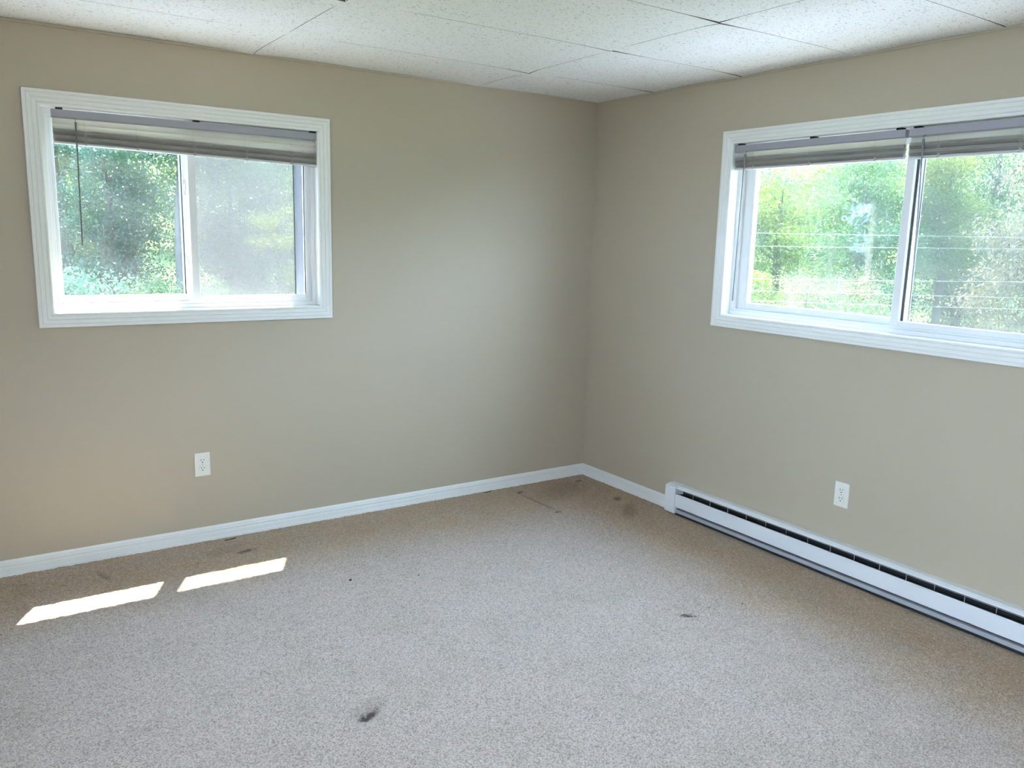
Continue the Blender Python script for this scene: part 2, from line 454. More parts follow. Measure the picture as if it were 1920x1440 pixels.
# carpet: pile relief as a real height field with two furniture dents
def make_floor():
    c = 0.008
    nx, ny = int(-XW / c) + 1, int(-YW / c) + 1
    xs = np.linspace(XW, 0, nx); ys = np.linspace(YW, 0, ny)
    X, Y = np.meshgrid(xs, ys, indexing='ij')
    Zh = rng.normal(0, 0.0011, X.shape)
    r2 = rng.normal(0, 1, X.shape)
    k = (r2 + np.roll(r2, 1, 0) + np.roll(r2, -1, 0) + np.roll(r2, 1, 1) + np.roll(r2, -1, 1)) / 5
    Zh += k * 0.0014
    for (dx, dy, rx, ry, rot, dep) in ((-2.266, -1.766, 0.056, 0.020, 0.40, 0.017), (-0.883, -1.792, 0.044, 0.014, -0.62, 0.015),
                                       (-0.581, -0.32, 0.012, 0.22, 0.04, 0.006), (-2.816, -0.216, 0.015, 0.08, 0.25, 0.005)):
        u = (X - dx) * math.cos(rot) + (Y - dy) * math.sin(rot)
        v = -(X - dx) * math.sin(rot) + (Y - dy) * math.cos(rot)
        Zh -= dep * np.exp(-((u / rx) ** 2 + (v / ry) ** 2) ** 1.5)
    Zh -= Zh.max() * 0.4
    V = np.stack([X, Y, Zh], -1).reshape(-1, 3).astype(np.float32)
    i = np.arange(nx * ny).reshape(nx, ny)
    F = np.stack([i[:-1, :-1], i[1:, :-1], i[1:, 1:], i[:-1, 1:]], -1).reshape(-1, 4).astype(np.int32)
    me = bpy.data.meshes.new('floor')
    me.vertices.add(len(V)); me.vertices.foreach_set('co', V.ravel())
    me.loops.add(F.size); me.loops.foreach_set('vertex_index', F.ravel())
    me.polygons.add(len(F)); me.polygons.foreach_set('loop_start', np.arange(0, F.size, 4, dtype=np.int32))
    me.polygons.foreach_set('use_smooth', np.ones(len(F), dtype=bool))
    me.update(calc_edges=True)
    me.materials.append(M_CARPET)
    tag(link('floor', me), 'well-used beige cut-pile carpet covering the whole floor', 'carpet', kind='structure')
make_floor()

# ceiling: backing board plus 2 x 4 ft fissured tiles, each its own piece, joints a little uneven
ceil = MB().box(XW, 0, YW, 0, CEIL + 0.014, CEIL + 0.03).build('ceiling', M_HEATDK)
tag(ceil, 'white fissured tile ceiling with dark hairline joints', 'ceiling', kind='structure')
xl = [0.0, -0.833, -2.040, -3.250, XW]
yl = [0.0, -0.474, -1.092, -1.700, -2.313, -2.925, -3.535, -4.145, -4.755, YW]
rr = random.Random(3)
for i in range(4):
    for j in range(9):
        x1, x0, y1, y0 = xl[i], xl[i + 1], yl[j], yl[j + 1]
        g = 0.0013
        cx, cyy = (x0 + x1) / 2, (y0 + y1) / 2
        hx, hy = (x1 - x0) / 2 - g, (y1 - y0) / 2 - g
        n = 9
        V = []; F = []
        # slightly sagging lower face; corners hang at their own height so the joints open near them
        cz = [rr.uniform(-0.008, 0.001) for _ in range(4)]
        for a in range(n):
            for b_ in range(n):
                s, t = a / (n - 1), b_ / (n - 1)
                w = [max(0, 1 - 4.5 * math.hypot((s - p) * hx / 0.6, (t - q) * hy / 0.3)) for p, q in ((0, 0), (1, 0), (0, 1), (1, 1))]
                z = sum(wi * wi * c for wi, c in zip(w, cz))
                V.append((-hx + 2 * hx * s, -hy + 2 * hy * t, z))
        for a in range(n - 1):
            for b_ in range(n - 1):
                F.append((a * n + b_, a * n + b_ + 1, (a + 1) * n + b_ + 1, (a + 1) * n + b_))
        rim = [a * n for a in range(n)] + [(n - 1) * n + b_ for b_ in range(1, n)] + [a * n + n - 1 for a in range(n - 2, -1, -1)] + list(range(n - 2, 0, -1))
        top0 = len(V)
        V += [(V[k][0], V[k][1], 0.0135) for k in rim]
        m_ = len(rim)
        for k in range(m_): F.append((rim[k], rim[(k + 1) % m_], top0 + (k + 1) % m_, top0 + k))
        F.append(tuple(range(top0, top0 + m_)))
        o = MB().add(V, F).build('ceiling_tile', M_TILE, ceil)
        o.data.materials.append(M_EDGE)
        for pl in o.data.polygons:
            if abs(pl.normal.z) < 0.5: pl.material_index = 1
        o.location = (cx, cyy, CEIL)

# thin painted wall angle under the tiles
tag(MB().box(XW, -0.006, -0.006, 0.002, CEIL - 0.012, CEIL - 0.002).build('trim_1', M_WALL), 'thin beige angle strip between left wall and ceiling', 'trim', kind='structure')
tag(MB().box(-0.006, 0.002, YW, 0, CEIL - 0.012, CEIL - 0.002).build('trim_2', M_WALL), 'thin beige angle strip between right wall and ceiling', 'trim', kind='structure')

# baseboards: ridged profile (t = out from wall, z)
BP = [(-0.001, -0.01), (0.013, -0.01), (0.013, 0.010), (0.0115, 0.013), (0.0115, 0.034), (0.0095, 0.037), (0.0095, 0.0405), (0.011, 0.043),
      (0.011, 0.050), (0.0085, 0.053), (0.0085, 0.057), (0.0065, 0.062), (0.004, 0.067), (-0.001, 0.068)]
tag(MB().prism(BP, (lambda p: (XW, -p[0], p[1]), lambda p: (-p[0], -p[0], p[1]))).build('baseboard_left', M_BASE),
    'white ridged baseboard along the left wall', 'baseboard', kind='structure')
tag(MB().prism(BP, (lambda p: (-p[0], -p[0], p[1]), lambda p: (-p[0], -0.812, p[1]))).build('baseboard_right', M_BASE),
    'short white ridged baseboard between corner and heater', 'baseboard', kind='structure')

# ------------------------------------------------------------------ windows
CASP = [(0.0, 0.0), (0.0, 0.010), (0.004, 0.013), (0.010, 0.013), (0.013, 0.0105), (0.016, 0.0135), (0.028, 0.0155), (0.031, 0.013),
        (0.034, 0.016), (0.046, 0.0185), (0.049, 0.016), (0.052, 0.019), (0.061, 0.019), (0.063, 0.017), (0.063, 0.0)]

def ring(root, name, mats, W, H, prof, off=(0, 0, 0, 0)):
    """mitred four-piece frame. prof: (outward offset, -d) pairs. off = left, right, bottom, top inset of the inner rectangle"""
    l, r, b_, t = off[0], W - off[1], off[2], H - off[3]
    sides = [('bottom', lambda p: (l - p[0], -p[1], b_ - p[0]), lambda p: (r + p[0], -p[1], b_ - p[0])),
             ('top', lambda p: (l - p[0], -p[1], t + p[0]), lambda p: (r + p[0], -p[1], t + p[0])),
             ('left', lambda p: (l - p[0], -p[1], b_ - p[0]), lambda p: (l - p[0], -p[1], t + p[0])),
             ('right', lambda p: (r + p[0], -p[1], b_ - p[0]), lambda p: (r + p[0], -p[1], t + p[0]))]
    out = []
    for nm, f0, f1 in sides:
        out.append(MB().prism(prof, (f0, f1)).build(name, mats, root))
    return out

def make_window(name, label, loc, rz, W, p):
    root = tag(empty(name, loc, rz), label, 'window', kind='structure')
    H = WH
    ring(root, 'casing', M_TRIM, W, H, CASP)
    # jamb boards and sill lining the opening
    MB().bbox(-G, W + G, -0.001, 0.15, -G, 0.0, 0.001).build('sill_board', M_TRIM, root)
    MB().bbox(-G, W + G, -0.001, 0.15, H, H + G, 0.001).build('head_jamb', M_TRIM, root)
    MB().bbox(-G, 0.0, -0.001, 0.15, 0, H, 0.001).build('side_jamb', M_TRIM, root)
    MB().bbox(W, W + G, -0.001, 0.15, 0, H, 0.001).build('side_jamb', M_TRIM, root)
    # vinyl main frame: stepped section, inner face 45 mm behind the wall plane
    fr = [(0.0, -0.045), (-0.018, -0.045), (-0.020, -0.047), (-0.020, -0.052), (-0.031, -0.052), (-0.031, -0.135), (0.0, -0.135)]
    ring(root, 'frame_rail', M_VINYL, W, H, fr)
    # fixed outer sash, left
    fx0, fx1 = 0.031, p['meet_out']
    s = empty('fixed_sash'); s.parent = root
    lw, bw = p['fixed_l'], 0.063
    MB().bbox(fx0, lw, 0.066, 0.098, 0.031, H - 0.031, 0.002).build('sash_stile', M_VINYL, s)
    if p['step']:
        MB().bbox(lw - 0.016, lw - 0.012, 0.064, 0.068, 0.05, H - 0.031, 0.0008).build('sash_bead', M_VINYL, s)
    MB().bbox(fx1 - 0.026, fx1, 0.070, 0.098, 0.031, H - 0.031, 0.002).build('sash_stile', M_VINYL, s)
    MB().bbox(lw, fx1 - 0.026, 0.066, 0.098, 0.031, bw, 0.002).build('sash_rail', M_VINYL, s)
    MB().bbox(lw, fx1 - 0.026, 0.066, 0.098, H - bw, H - 0.031, 0.002).build('sash_rail', M_VINYL, s)
    MB().box(lw - 0.004, fx1 - 0.022, 0.083, 0.087, bw - 0.004, H - bw + 0.004).build('pane', p['glass'], s)
    MB().box(fx1 - 0.030, fx1 - 0.026, 0.076, 0.084, bw, H - bw).build('gasket', M_GASKET, s)
    # sliding inner sash, right
    s2 = empty('sliding_sash'); s2.parent = root
    sx0, sx1, lw2, rw2 = p['slide0'], p['slide1'], p['slide_lw'], 0.018
    MB().bbox(sx0, sx0 + lw2, 0.040, 0.064, 0.030, H - 0.031, 0.0025).build('sash_stile', M_VINYL, s2)
    MB().bbox(sx1 - rw2, sx1, 0.042, 0.064, 0.030, H - 0.031, 0.002).build('sash_stile', M_VINYL, s2)
    MB().bbox(sx0 + lw2, sx1 - rw2, 0.042, 0.064, 0.030, 0.054, 0.002).build('sash_rail', M_VINYL, s2)
    MB().bbox(sx0 + lw2, sx1 - rw2, 0.042, 0.064, H - 0.054, H - 0.031, 0.002).build('sash_rail', M_VINYL, s2)
    MB().box(sx0 + lw2 - 0.003, sx1 - rw2 + 0.003, 0.052, 0.056, 0.052, H - 0.052).build('pane', p['glass'], s2)
    MB().box(sx0 + lw2, sx0 + lw2 + p['gk'], 0.057, 0.062, 0.052, H - 0.052).build('gasket', M_GASKET, s2)
    MB().box(sx1 - rw2 - 0.003, sx1 - rw2, 0.047, 0.051, 0.054, H - 0.054).build('gasket', M_GASKET, s2)
    MB().box(sx0 + lw2, sx1 - rw2, 0.057, 0.062, 0.0515, 0.0535).build('gasket', M_GASKET, s2)
    # insect screen outside the sliding half, in a mill aluminium frame
    s3 = empty('insect_screen'); s3.parent = root
    q0, q1 = p['scr0'], p['scr1']
    MB().bbox(q0, q0 + p['scr_l'], 0.110, 0.122, 0.031, H - 0.031, 0.0015).build('screen_frame', M_ALU, s3)
    MB().box(q0 + p['scr_l'], q0 + p['scr_l'] + 0.003, 0.108, 0.112, 0.04, H - 0.04).build('gasket', M_GASKET, s3)
    MB().bbox(q1 - p['scr_r'], q1, 0.110, 0.122, 0.031, H - 0.031, 0.0015).build('screen_frame', M_ALU, s3)
    MB().box(q1 - p['scr_r'] - 0.003, q1 - p['scr_r'], 0.108, 0.112, 0.04, H - 0.04).build('gasket', M_GASKET, s3)
    MB().bbox(q0 + p['scr_l'], q1 - p['scr_r'], 0.110, 0.122, 0.031, 0.047, 0.0015).build('screen_frame', M_ALU, s3)
    MB().bbox(q0 + p['scr_l'], q1 - p['scr_r'], 0.110, 0.122, H - 0.047, H - 0.031, 0.0015).build('screen_frame', M_ALU, s3)
    MB().box(q0 + p['scr_l'], q1 - p['scr_r'], 0.1155, 0.1160, 0.047, H - 0.047).build('screen_mesh', p['screen'], s3)
    # sash latches on the meeting stile
    for z in p['latch']:
        k = MB()
        x = p['latch_x']
        k.bbox(x - 0.009, x + 0.007, 0.058, 0.071, z, z + 0.075, 0.002)
        k.bbox(x - 0.004, x + 0.004, 0.050, 0.060, z + 0.022, z + 0.052, 0.002)
        k.build('latch', M_VINYL, root)
    return root

make_window('window_1', 'white sliding window with one raised blind on the left wall', (W1['a'], 0, Z0), 0.0, W1['w'],
            dict(meet_out=0.577, fixed_l=0.046, step=False, slide0=0.570, slide1=1.132, slide_lw=0.036, gk=0.0015, scr0=0.548, scr1=1.129,
                 scr_l=0.02, scr_r=0.044, glass=M_GLASS1, screen=M_SCREEN1, latch=(0.16, 0.51), latch_x=0.560))
make_window('window_2', 'wide white sliding window with two raised blinds on the right wall', (0, -W2['a'], Z0), -math.pi / 2, W2['w'],
            dict(meet_out=0.925, fixed_l=0.092, step=True, slide0=0.886, slide1=W2['w'] - 0.033, slide_lw=0.037, gk=0.010, scr0=0.898,
                 scr1=W2['w'] - 0.036, scr_l=0.026, scr_r=0.03, glass=M_GLASS2, screen=M_SCREEN2, latch=(0.24,), latch_x=0.884))

# ------------------------------------------------------------------ mini blinds (raised, slats stacked)
def slat_mesh(w):
    """25 mm crowned aluminium-thin slat, length w centred on 0"""
    mb = MB()
    n = 4; half = 0.0125; t = 0.0007
    top = [(-half + 2 * half * i / n, 0.0022 * (1 - (2 * i / n - 1) ** 2)) for i in range(n + 1)]
    prof = top + [(y, z - t) for y, z in reversed(top)]
    mb.prism(prof, (lambda p: (-w / 2, p[0], p[1]), lambda p: (w / 2, p[0], p[1])))
    return mb.mesh('blind_slat', M_SLAT)

def make_blind(label, loc, rz, w, free, ztop_stack, nstack, zbot, slant, ladders, wand, cat='blind'):
    """local frame: s along the wall from blind centre, d outward, z from the head of the opening (0) downwards"""
    root = tag(empty('mini_blind', loc, rz), label, cat, 'raised mini blinds')
    hw = w / 2
    th = slant
    D = 0.014                                             # centre plane of the blind behind the wall plane
    # head rail: folded channel with rounded lower lip
    hp = [(-0.014, -0.008), (0.013, -0.008), (0.013, -0.038), (0.010, -0.041), (-0.010, -0.041), (-0.014, -0.037)]
    MB().prism(hp, (lambda p: (-hw, D + p[0], p[1]), lambda p: (hw, D + p[0], p[1]))).build('head_rail', M_BLINDRAIL, root)
    for sx in (-hw + 0.03, 0.0, hw - 0.03):
        MB().bbox(sx - 0.012, sx + 0.012, D - 0.015, D + 0.016, -0.0085, 0.001, 0.001).build('bracket', M_GASKET, root)
    sm = slat_mesh(w - 0.006)
    z = -0.043
    for k in range(free):                                 # slats still hanging, tilted nearly shut
        o = link('slat', sm, root, (0, D + 0.004, z - 0.0115), (math.radians(78), th * (k + 0.5) / free, 0)); z -= 0.0225
    for k in range(nstack):
        zz = ztop_stack + (zbot + 0.012 - ztop_stack) * k / max(1, nstack - 1)
        band = (3, -14, 4, -16)[min(3, int(4 * k / nstack))]      # slats lie in loose bundles, some tipped up, some down
        o = link('slat', sm, root, (rr.uniform(-0.001, 0.001), D + rr.uniform(-0.0015, 0.0015), zz),
                 (math.radians(band + rr.uniform(-4, 4)), th, 0))
    br = MB().bbox(-hw + 0.003, hw - 0.003, -0.0125, 0.0125, 0.0, 0.011, 0.003).build('bottom_rail', M_BOTRAIL, root)
    br.location = (0, D, zbot); br.rotation_euler = (0, th, 0)
    for s in ladders:                                     # ladder tapes with the gathered cord and clip at the stack
        dz = -math.tan(th) * s
        m_ = MB()
        for d in (D - 0.0145, D + 0.0145):
            m_.tube([(s - 0.004, d, -0.041), (s - 0.004, d, zbot + dz)], 0.0006, 5)
        for k in range(7):
            z0 = ztop_stack + dz - (ztop_stack - zbot) * k / 7
            m_.tube([(s - 0.006, D - 0.0145, z0), (s + 0.001, D - 0.0185, z0 - 0.003), (s + 0.007, D - 0.0155, z0 - 0.006)], 0.0012, 5)
        m_.build('ladder_cord', M_CORD, root)
        MB().bbox(s - 0.006, s + 0.006, D - 0.017, D - 0.012, zbot + dz, zbot + dz + 0.012, 0.001).build('cord_clip', M_BLINDRAIL, root)
    if wand:
        x0, x1, zl = wand
        wd = empty('tilt_wand'); wd.parent = root
        MB().tube([(x0, D - 0.017, -0.038), (x0, D - 0.028, -0.043), (x0, D - 0.030, -0.058)], 0.0016, 6).build('wand_hook', M_WAND, wd)
        MB().tube([(x0, D - 0.030, -0.055), (x0 + (x1 - x0) * 0.1, D - 0.031, -0.11), (x1, D - 0.030, zl)], [0.0048, 0.0034, 0.0034], 6).build('wand_rod', M_WAND, wd)
    return root

hz = Z0 + WH
bw1 = 1.14
bc1 = -2.870 + bw1 / 2
make_blind('white mini blind with cream slats gathered up in the left-wall window', (bc1, 0, hz), 0.0, bw1, 3, -0.094, 22, -0.155, 0.018,
           [x - bc1 for x in (-2.748, -2.548, -2.313, -2.084, -1.869)], (-2.785 - bc1, -2.790 - bc1, -0.557))
bw2 = 0.888
c2 = 1.079 + bw2 / 2
make_blind('white mini blind over the corner-side half of the wide window', (0, -c2, hz), -math.pi / 2, bw2, 2, -0.067, 24, -0.126, 0.002,
           [s - c2 for s in (1.199, 1.517, 1.842)], (1.160 - c2, 1.147 - c2, -0.766))
c3 = 1.982 + bw2 / 2
make_blind('white mini blind over the outer half of the wide window', (0, -c3, hz), -math.pi / 2, bw2, 2, -0.067, 24, -0.130, 0.006,
           [s - c3 for s in (2.112, 2.415, 2.72)], (2.055 - c3, 2.074 - c3, -0.543))

# ------------------------------------------------------------------ outlets
def make_outlet(label, loc, rz):
    root = tag(empty('wall_outlet', loc, rz), label, 'outlet', 'wall outlets')
    W, H = 0.072, 0.114
    # cover plate with softened rim
    prof = [(-W / 2, 0.0), (-W / 2, -0.004), (-W / 2 + 0.003, -0.006), (W / 2 - 0.003, -0.006), (W / 2, -0.004), (W / 2, 0.0)]
    MB().bbox(-W / 2, W / 2, -0.0065, 0.0005, -H / 2, H / 2, 0.0025).build('cover_plate', M_OUTLET, root)
    for zc in (0.0195, -0.0195):
        r = MB()
        n = 20
        pts = []
        for k in range(n):
            a = 2 * math.pi * k / n
            x = 0.0172 * math.cos(a); z = max(-0.0142, min(0.0142, 0.0172 * math.sin(a)))
            pts.append((x, z))
        r.prism(pts, (lambda p: (p[0], -0.0060, zc + p[1]), lambda p: (p[0], -0.0085, zc + p[1])))
        rec = r.build('receptacle', M_OUTLET, root)
        MB().box(-0.0075, -0.0052, -0.0089, -0.008, zc - 0.0005, zc + 0.0085).build('slot', M_SLOT, rec)
        MB().box(0.0050, 0.0075, -0.0089, -0.008, zc + 0.0005, zc + 0.0080).build('slot', M_SLOT, rec)
        g = MB()
        pts2 = [(0.0026 * math.cos(a), max(-0.0026, 0.003 * math.sin(a))) for a in [2 * math.pi * k / 12 for k in range(12)]]
        g.prism(pts2, (lambda p: (p[0], -0.0089, zc - 0.0075 + p[1]), lambda p: (p[0], -0.008, zc - 0.0075 + p[1])))
        g.build('ground_hole', M_SLOT, rec)
    sc = MB()
    sc.prism([(0.003 * math.cos(2 * math.pi * k / 12), 0.003 * math.sin(2 * math.pi * k / 12)) for k in range(12)],
             (lambda p: (p[0], -0.006, p[1]), lambda p: (p[0], -0.0076, p[1])))
    sc.build('screw', M_SCREW, root)
    return root
make_outlet('ivory duplex wall outlet below the window on the left wall', (-2.341, 0, 0.381), 0.0)
make_outlet('white duplex wall outlet above the baseboard heater', (0, -1.847, 0.380), -math.pi / 2)

# ------------------------------------------------------------------ baseboard heater (local: s along wall from its left end, d negative = into the room)
def make_heater():
    root = tag(empty('baseboard_heater', (0, -0.812, 0), -math.pi / 2), 'long white electric baseboard heater along the foot of the right wall', 'heater')
    Ln = 2.60
    e0, e1 = 0.074, Ln - 0.074
    def pr(name, prof, m, a, b_, par=root):
        return MB().prism(prof, (lambda p: (a, -p[0], p[1]), lambda p: (b_, -p[0], p[1]))).build(name, m, par)
    # end caps: full section, slightly proud
    cap = [(0.0, 0.008), (0.066, 0.008), (0.068, 0.012), (0.068, 0.150), (0.064, 0.158), (0.040, 0.166), (0.0, 0.166)]
    pr('end_cap', cap, M_HEATER, 0.0, e0)
    pr('end_cap', cap, M_HEATER, e1, Ln)
    # back plate and top hood with a rolled front lip
    pr('back_plate', [(0.0, 0.012), (0.004, 0.012), (0.004, 0.164), (0.0, 0.164)], M_HEATDK, e0, e1)
    pr('top_hood', [(0.0, 0.164), (0.038, 0.1645), (0.056, 0.156), (0.057, 0.151), (0.055, 0.151), (0.053, 0.154), (0.037, 0.1615), (0.0, 0.161)], M_HEATER, e0, e1)
    pr('grille_wire', [(0.0555, 0.1465), (0.0570, 0.1465), (0.0570, 0.1482), (0.0555, 0.1482)], M_FIN, e0, e1)
    # front panel with folded edges
    pr('front_panel', [(0.060, 0.049), (0.062, 0.047), (0.064, 0.049), (0.064, 0.117), (0.061, 0.1205), (0.055, 0.1205), (0.055, 0.1185), (0.060, 0.117)], M_HEATER, e0, e1)
    pr('lower_plate', [(0.036, 0.014), (0.057, 0.014), (0.059, 0.017), (0.059, 0.032), (0.057, 0.0335), (0.036, 0.0335)], M_HEATLOW, e0, e1)
    pr('element', [(0.012, 0.060), (0.046, 0.060), (0.046, 0.112), (0.012, 0.112)], M_HEATDK, e0, e1)
    pr('gap_shade', [(0.0, 0.0), (0.052, 0.0), (0.052, 0.014), (0.0, 0.014)], M_HEATDK, 0.01, Ln - 0.01)  # dark strip standing in for the shaded gap under the heater
    # divider ribs across the outlet slot
    rib = MB().box(-0.0008, 0.0008, -0.0570, -0.0535, 0.118, 0.1525).mesh('grille_rib', M_FIN)
    k = 0
    while e0 + 0.1205 * (k + 1) < e1 - 0.02:
        link('grille_rib', rib, root, (e0 + 0.1205 * (k + 1) + 0.002, 0, 0)); k += 1
make_heater()

# ------------------------------------------------------------------ bits on the carpet
def crumb(label, x, y, r, seed):
    q = random.Random(seed)
    mb = MB()
    n = 7
    for lvl, (zz, rs) in enumerate(((0.0, 0.7), (0.4, 1.0), (0.9, 0.6))):
        for k in range(n):
            a = 2 * math.pi * k / n
            rad = r * rs * q.uniform(0.75, 1.2)
            mb.v.append((rad * math.cos(a), rad * math.sin(a) * 0.8, r * zz))
    for l in range(2):
        for k in range(n):
            mb.f.append((l * n + k, l * n + (k + 1) % n, (l + 1) * n + (k + 1) % n, (l + 1) * n + k))
    mb.f.append(tuple(range(n - 1, -1, -1))); mb.f.append(tuple(range(2 * n, 3 * n)))
    o = mb.build('crumb', M_CRUMB); o.location = (x, y, 0.0012)
    tag(o, label, 'debris', 'crumbs on the carpet')
crumb('larger black crumb on the carpet right of the sunlit patches', -1.926, -0.799, 0.0065, 1)
crumb('smaller black crumb on the carpet in the middle of the room', -1.646, -0.899, 0.0042, 2)
crumb('tiny black crumb on the carpet before the heater', -0.62, -1.844, 0.0035, 3)
def sliver(label, x, y, ln, rot):
    o = MB().tube([(-ln / 2, 0.002, 0.003), (-ln * 0.42, -0.004, 0.003), (0, -0.004, 0.0035), (ln * 0.4, 0.0, 0.003), (ln / 2, 0.003, 0.004)],
                  [0.0015, 0.0025, 0.0022, 0.003, 0.002], 6).build('wood_sliver', M_SLIVER)
    o.location = (x, y, 0.001); o.rotation_euler = (0, 0, rot)
    tag(o, label, 'debris', 'slivers by the left baseboard')
sliver('dark brown sliver on carpet by the baseboard under the left window', -2.238, -0.057, 0.055, 0.08)
sliver('dark brown sliver on carpet by the baseboard near the corner', -0.744, -0.038, 0.050, 0.05)

# ------------------------------------------------------------------ outside: hillside, trees, wires
GZ = -3.0
def height(x, y):
    r = np.maximum(0, np.maximum(x - 5.0, y - 5.0))
    return GZ + 0.20 * np.clip(r, 0, 40) + 0.25 * np.clip(r - 20, 0, 22) + 0.25 * np.sin(x * 0.7) * np.cos(y * 0.6)
def make_ground():
    n = 90
    xs = np.linspace(-40, 60, n); ys = np.linspace(-40, 60, n)
    X, Y = np.meshgrid(xs, ys, indexing='ij')
    Zg = height(X, Y)
    V = np.stack([X, Y, Zg], -1).reshape(-1, 3)
    i = np.arange(n * n).reshape(n, n)
    F = np.stack([i[:-1, :-1], i[1:, :-1], i[1:, 1:], i[:-1, 1:]], -1).reshape(-1, 4)
    me = bpy.data.meshes.new('hillside'); me.from_pydata(V.tolist(), [], F.tolist()); me.update()
    me.polygons.foreach_set('use_smooth', [True] * len(me.polygons))
    me.materials.append(M_GROUND)
    tag(link('hillside', me), 'green wooded hillside rising behind the trees', 'ground', kind='structure')
make_ground()
M_BOUNCE_PALE = mat('pale_bounce', (0.46, 0.43, 0.38), 0.95, 0.15, 3.0, 0.3, 60, 0.1)  # unseen pale ground added to bounce sunlight up to the ceiling
tag(MB().box(-18, 1.5, -24, 0.5, GZ - 0.2, GZ + 0.42).build('bounce_ground_pale', M_BOUNCE_PALE), 'unseen pale ground added around the house to bounce light inside', 'ground', kind='structure')
M_BOUNCE_GREY = mat('grey_bounce', (0.165, 0.185, 0.215), 0.95, 0.2, 3.0, 0.3, 60, 0.1)  # cooler, darker ground added under the windows as a weaker ceiling bounce
tag(MB().box(1.5, 6.5, -24, 6.5, GZ - 0.2, GZ + 0.40).box(-18, 1.5, 0.5, 6.5, GZ - 0.2, GZ + 0.40).build('bounce_ground_grey', M_BOUNCE_GREY),
    'unseen grey ground added between the house and the trees to bounce light', 'ground', kind='structure')

def foliage(name, parent, m, c, rad, n, leaf, seed, ncl, sig, droop=0.25, aspect=0.55, tint0=0.0):
    """crown of individual kite-shaped leaves gathered in clusters"""
    g = np.random.default_rng(seed)
    n = int(n * LEAFN); leaf = leaf * LEAFS
    d = g.normal(size=(ncl, 3)); d /= np.linalg.norm(d, axis=1)[:, None]
    cc = d * (g.random(ncl) ** 0.45)[:, None] * np.array(rad) + np.array(c)
    ct = np.clip(g.normal(0.45, 0.24, ncl), 0, 1)
    w = g.random(ncl) + 0.35; w /= w.sum()
    ci = g.choice(ncl, n, p=w)
    P = cc[ci] + g.normal(size=(n, 3)) * sig * np.array([1, 1, 0.62])
    t = g.normal(size=(n, 3)); t[:, 2] -= droop * 2; t /= np.linalg.norm(t, axis=1)[:, None]
    nn = g.normal(size=(n, 3)) * 0.8; nn[:, 2] += 0.9
    sd = np.cross(t, nn); sd /= np.linalg.norm(sd, axis=1)[:, None] + 1e-9
    ln = leaf * g.uniform(0.65, 1.3, n)[:, None]
    wd = ln * aspect * 0.5
    V = np.empty((n, 4, 3), np.float32)
    V[:, 0] = P; V[:, 1] = P + t * ln * 0.45 + sd * wd; V[:, 2] = P + t * ln; V[:, 3] = P + t * ln * 0.45 - sd * wd
    me = bpy.data.meshes.new(name)
    me.vertices.add(n * 4); me.vertices.foreach_set('co', V.ravel())
    me.loops.add(n * 4); me.loops.foreach_set('vertex_index', np.arange(n * 4, dtype=np.int32))
    me.polygons.add(n); me.polygons.foreach_set('loop_start', np.arange(0, n * 4, 4, dtype=np.int32))
    me.update(calc_edges=True)
    at = me.attributes.new('tint', 'FLOAT', 'POINT')
    tv = np.clip(ct[ci] + g.normal(0, 0.13, n) + tint0, 0, 1).astype(np.float32)
    at.data.foreach_set('value', np.repeat(tv, 4))
    me.materials.append(m)
    o = link(name, me, parent)
    return o, cc

def tree(name, label, cat, group, x, y, crown_z, rad, m, n, leaf=0.08, ncl=70, sig=0.28, trunk=0.12, bark=M_BARK, seed=1, droop=0.25, aspect=0.55,
         tint0=0.0, lean=(0, 0), stems=1):
    gz = float(height(np.array(x), np.array(y)))
    root = tag(empty(name, (x, y, gz - 0.05)), label, cat, group)
    q = random.Random(seed)
    _, cc = foliage('crown', root, m, (lean[0], lean[1], crown_z - gz), rad, n, leaf, seed, ncl, sig, droop, aspect, tint0)
    top = crown_z - gz + rad[2] * 0.7
    t = MB()
    for k in range(stems):
        ox, oy = (0, 0) if stems == 1 else (q.uniform(-.3, .3), q.uniform(-.3, .3))
        pts = [(ox + lean[0] * f + q.uniform(-.05, .05) * (f > 0), oy + lean[1] * f + q.uniform(-.05, .05) * (f > 0), top * f) for f in (0, .2, .4, .6, .8, 1)]
        t.tube(pts, [trunk * s for s in (1.15, 1.0, 0.9, 0.75, 0.5, 0.15)], 9)
    t.build('trunk', bark, root, True)
    b = MB()
    for p in cc[:: max(1, len(cc) // 16)]:
        f = max(0.12, min(0.95, (p[2] - 0.5 * rad[2] * q.random()) / top))
        s0 = Vector((lean[0] * f, lean[1] * f, top * f))
        e = Vector(p)
        mid = (s0 + e) / 2 + Vector((0, 0, 0.12))
        b.tube([s0, mid, e], [trunk * 0.28, trunk * 0.16, trunk * 0.06], 5)
    b.build('branches', bark, root, True)['kind'] = 'stuff'
    return root

TL, TR = 'trees outside the left window', 'trees outside the right window'
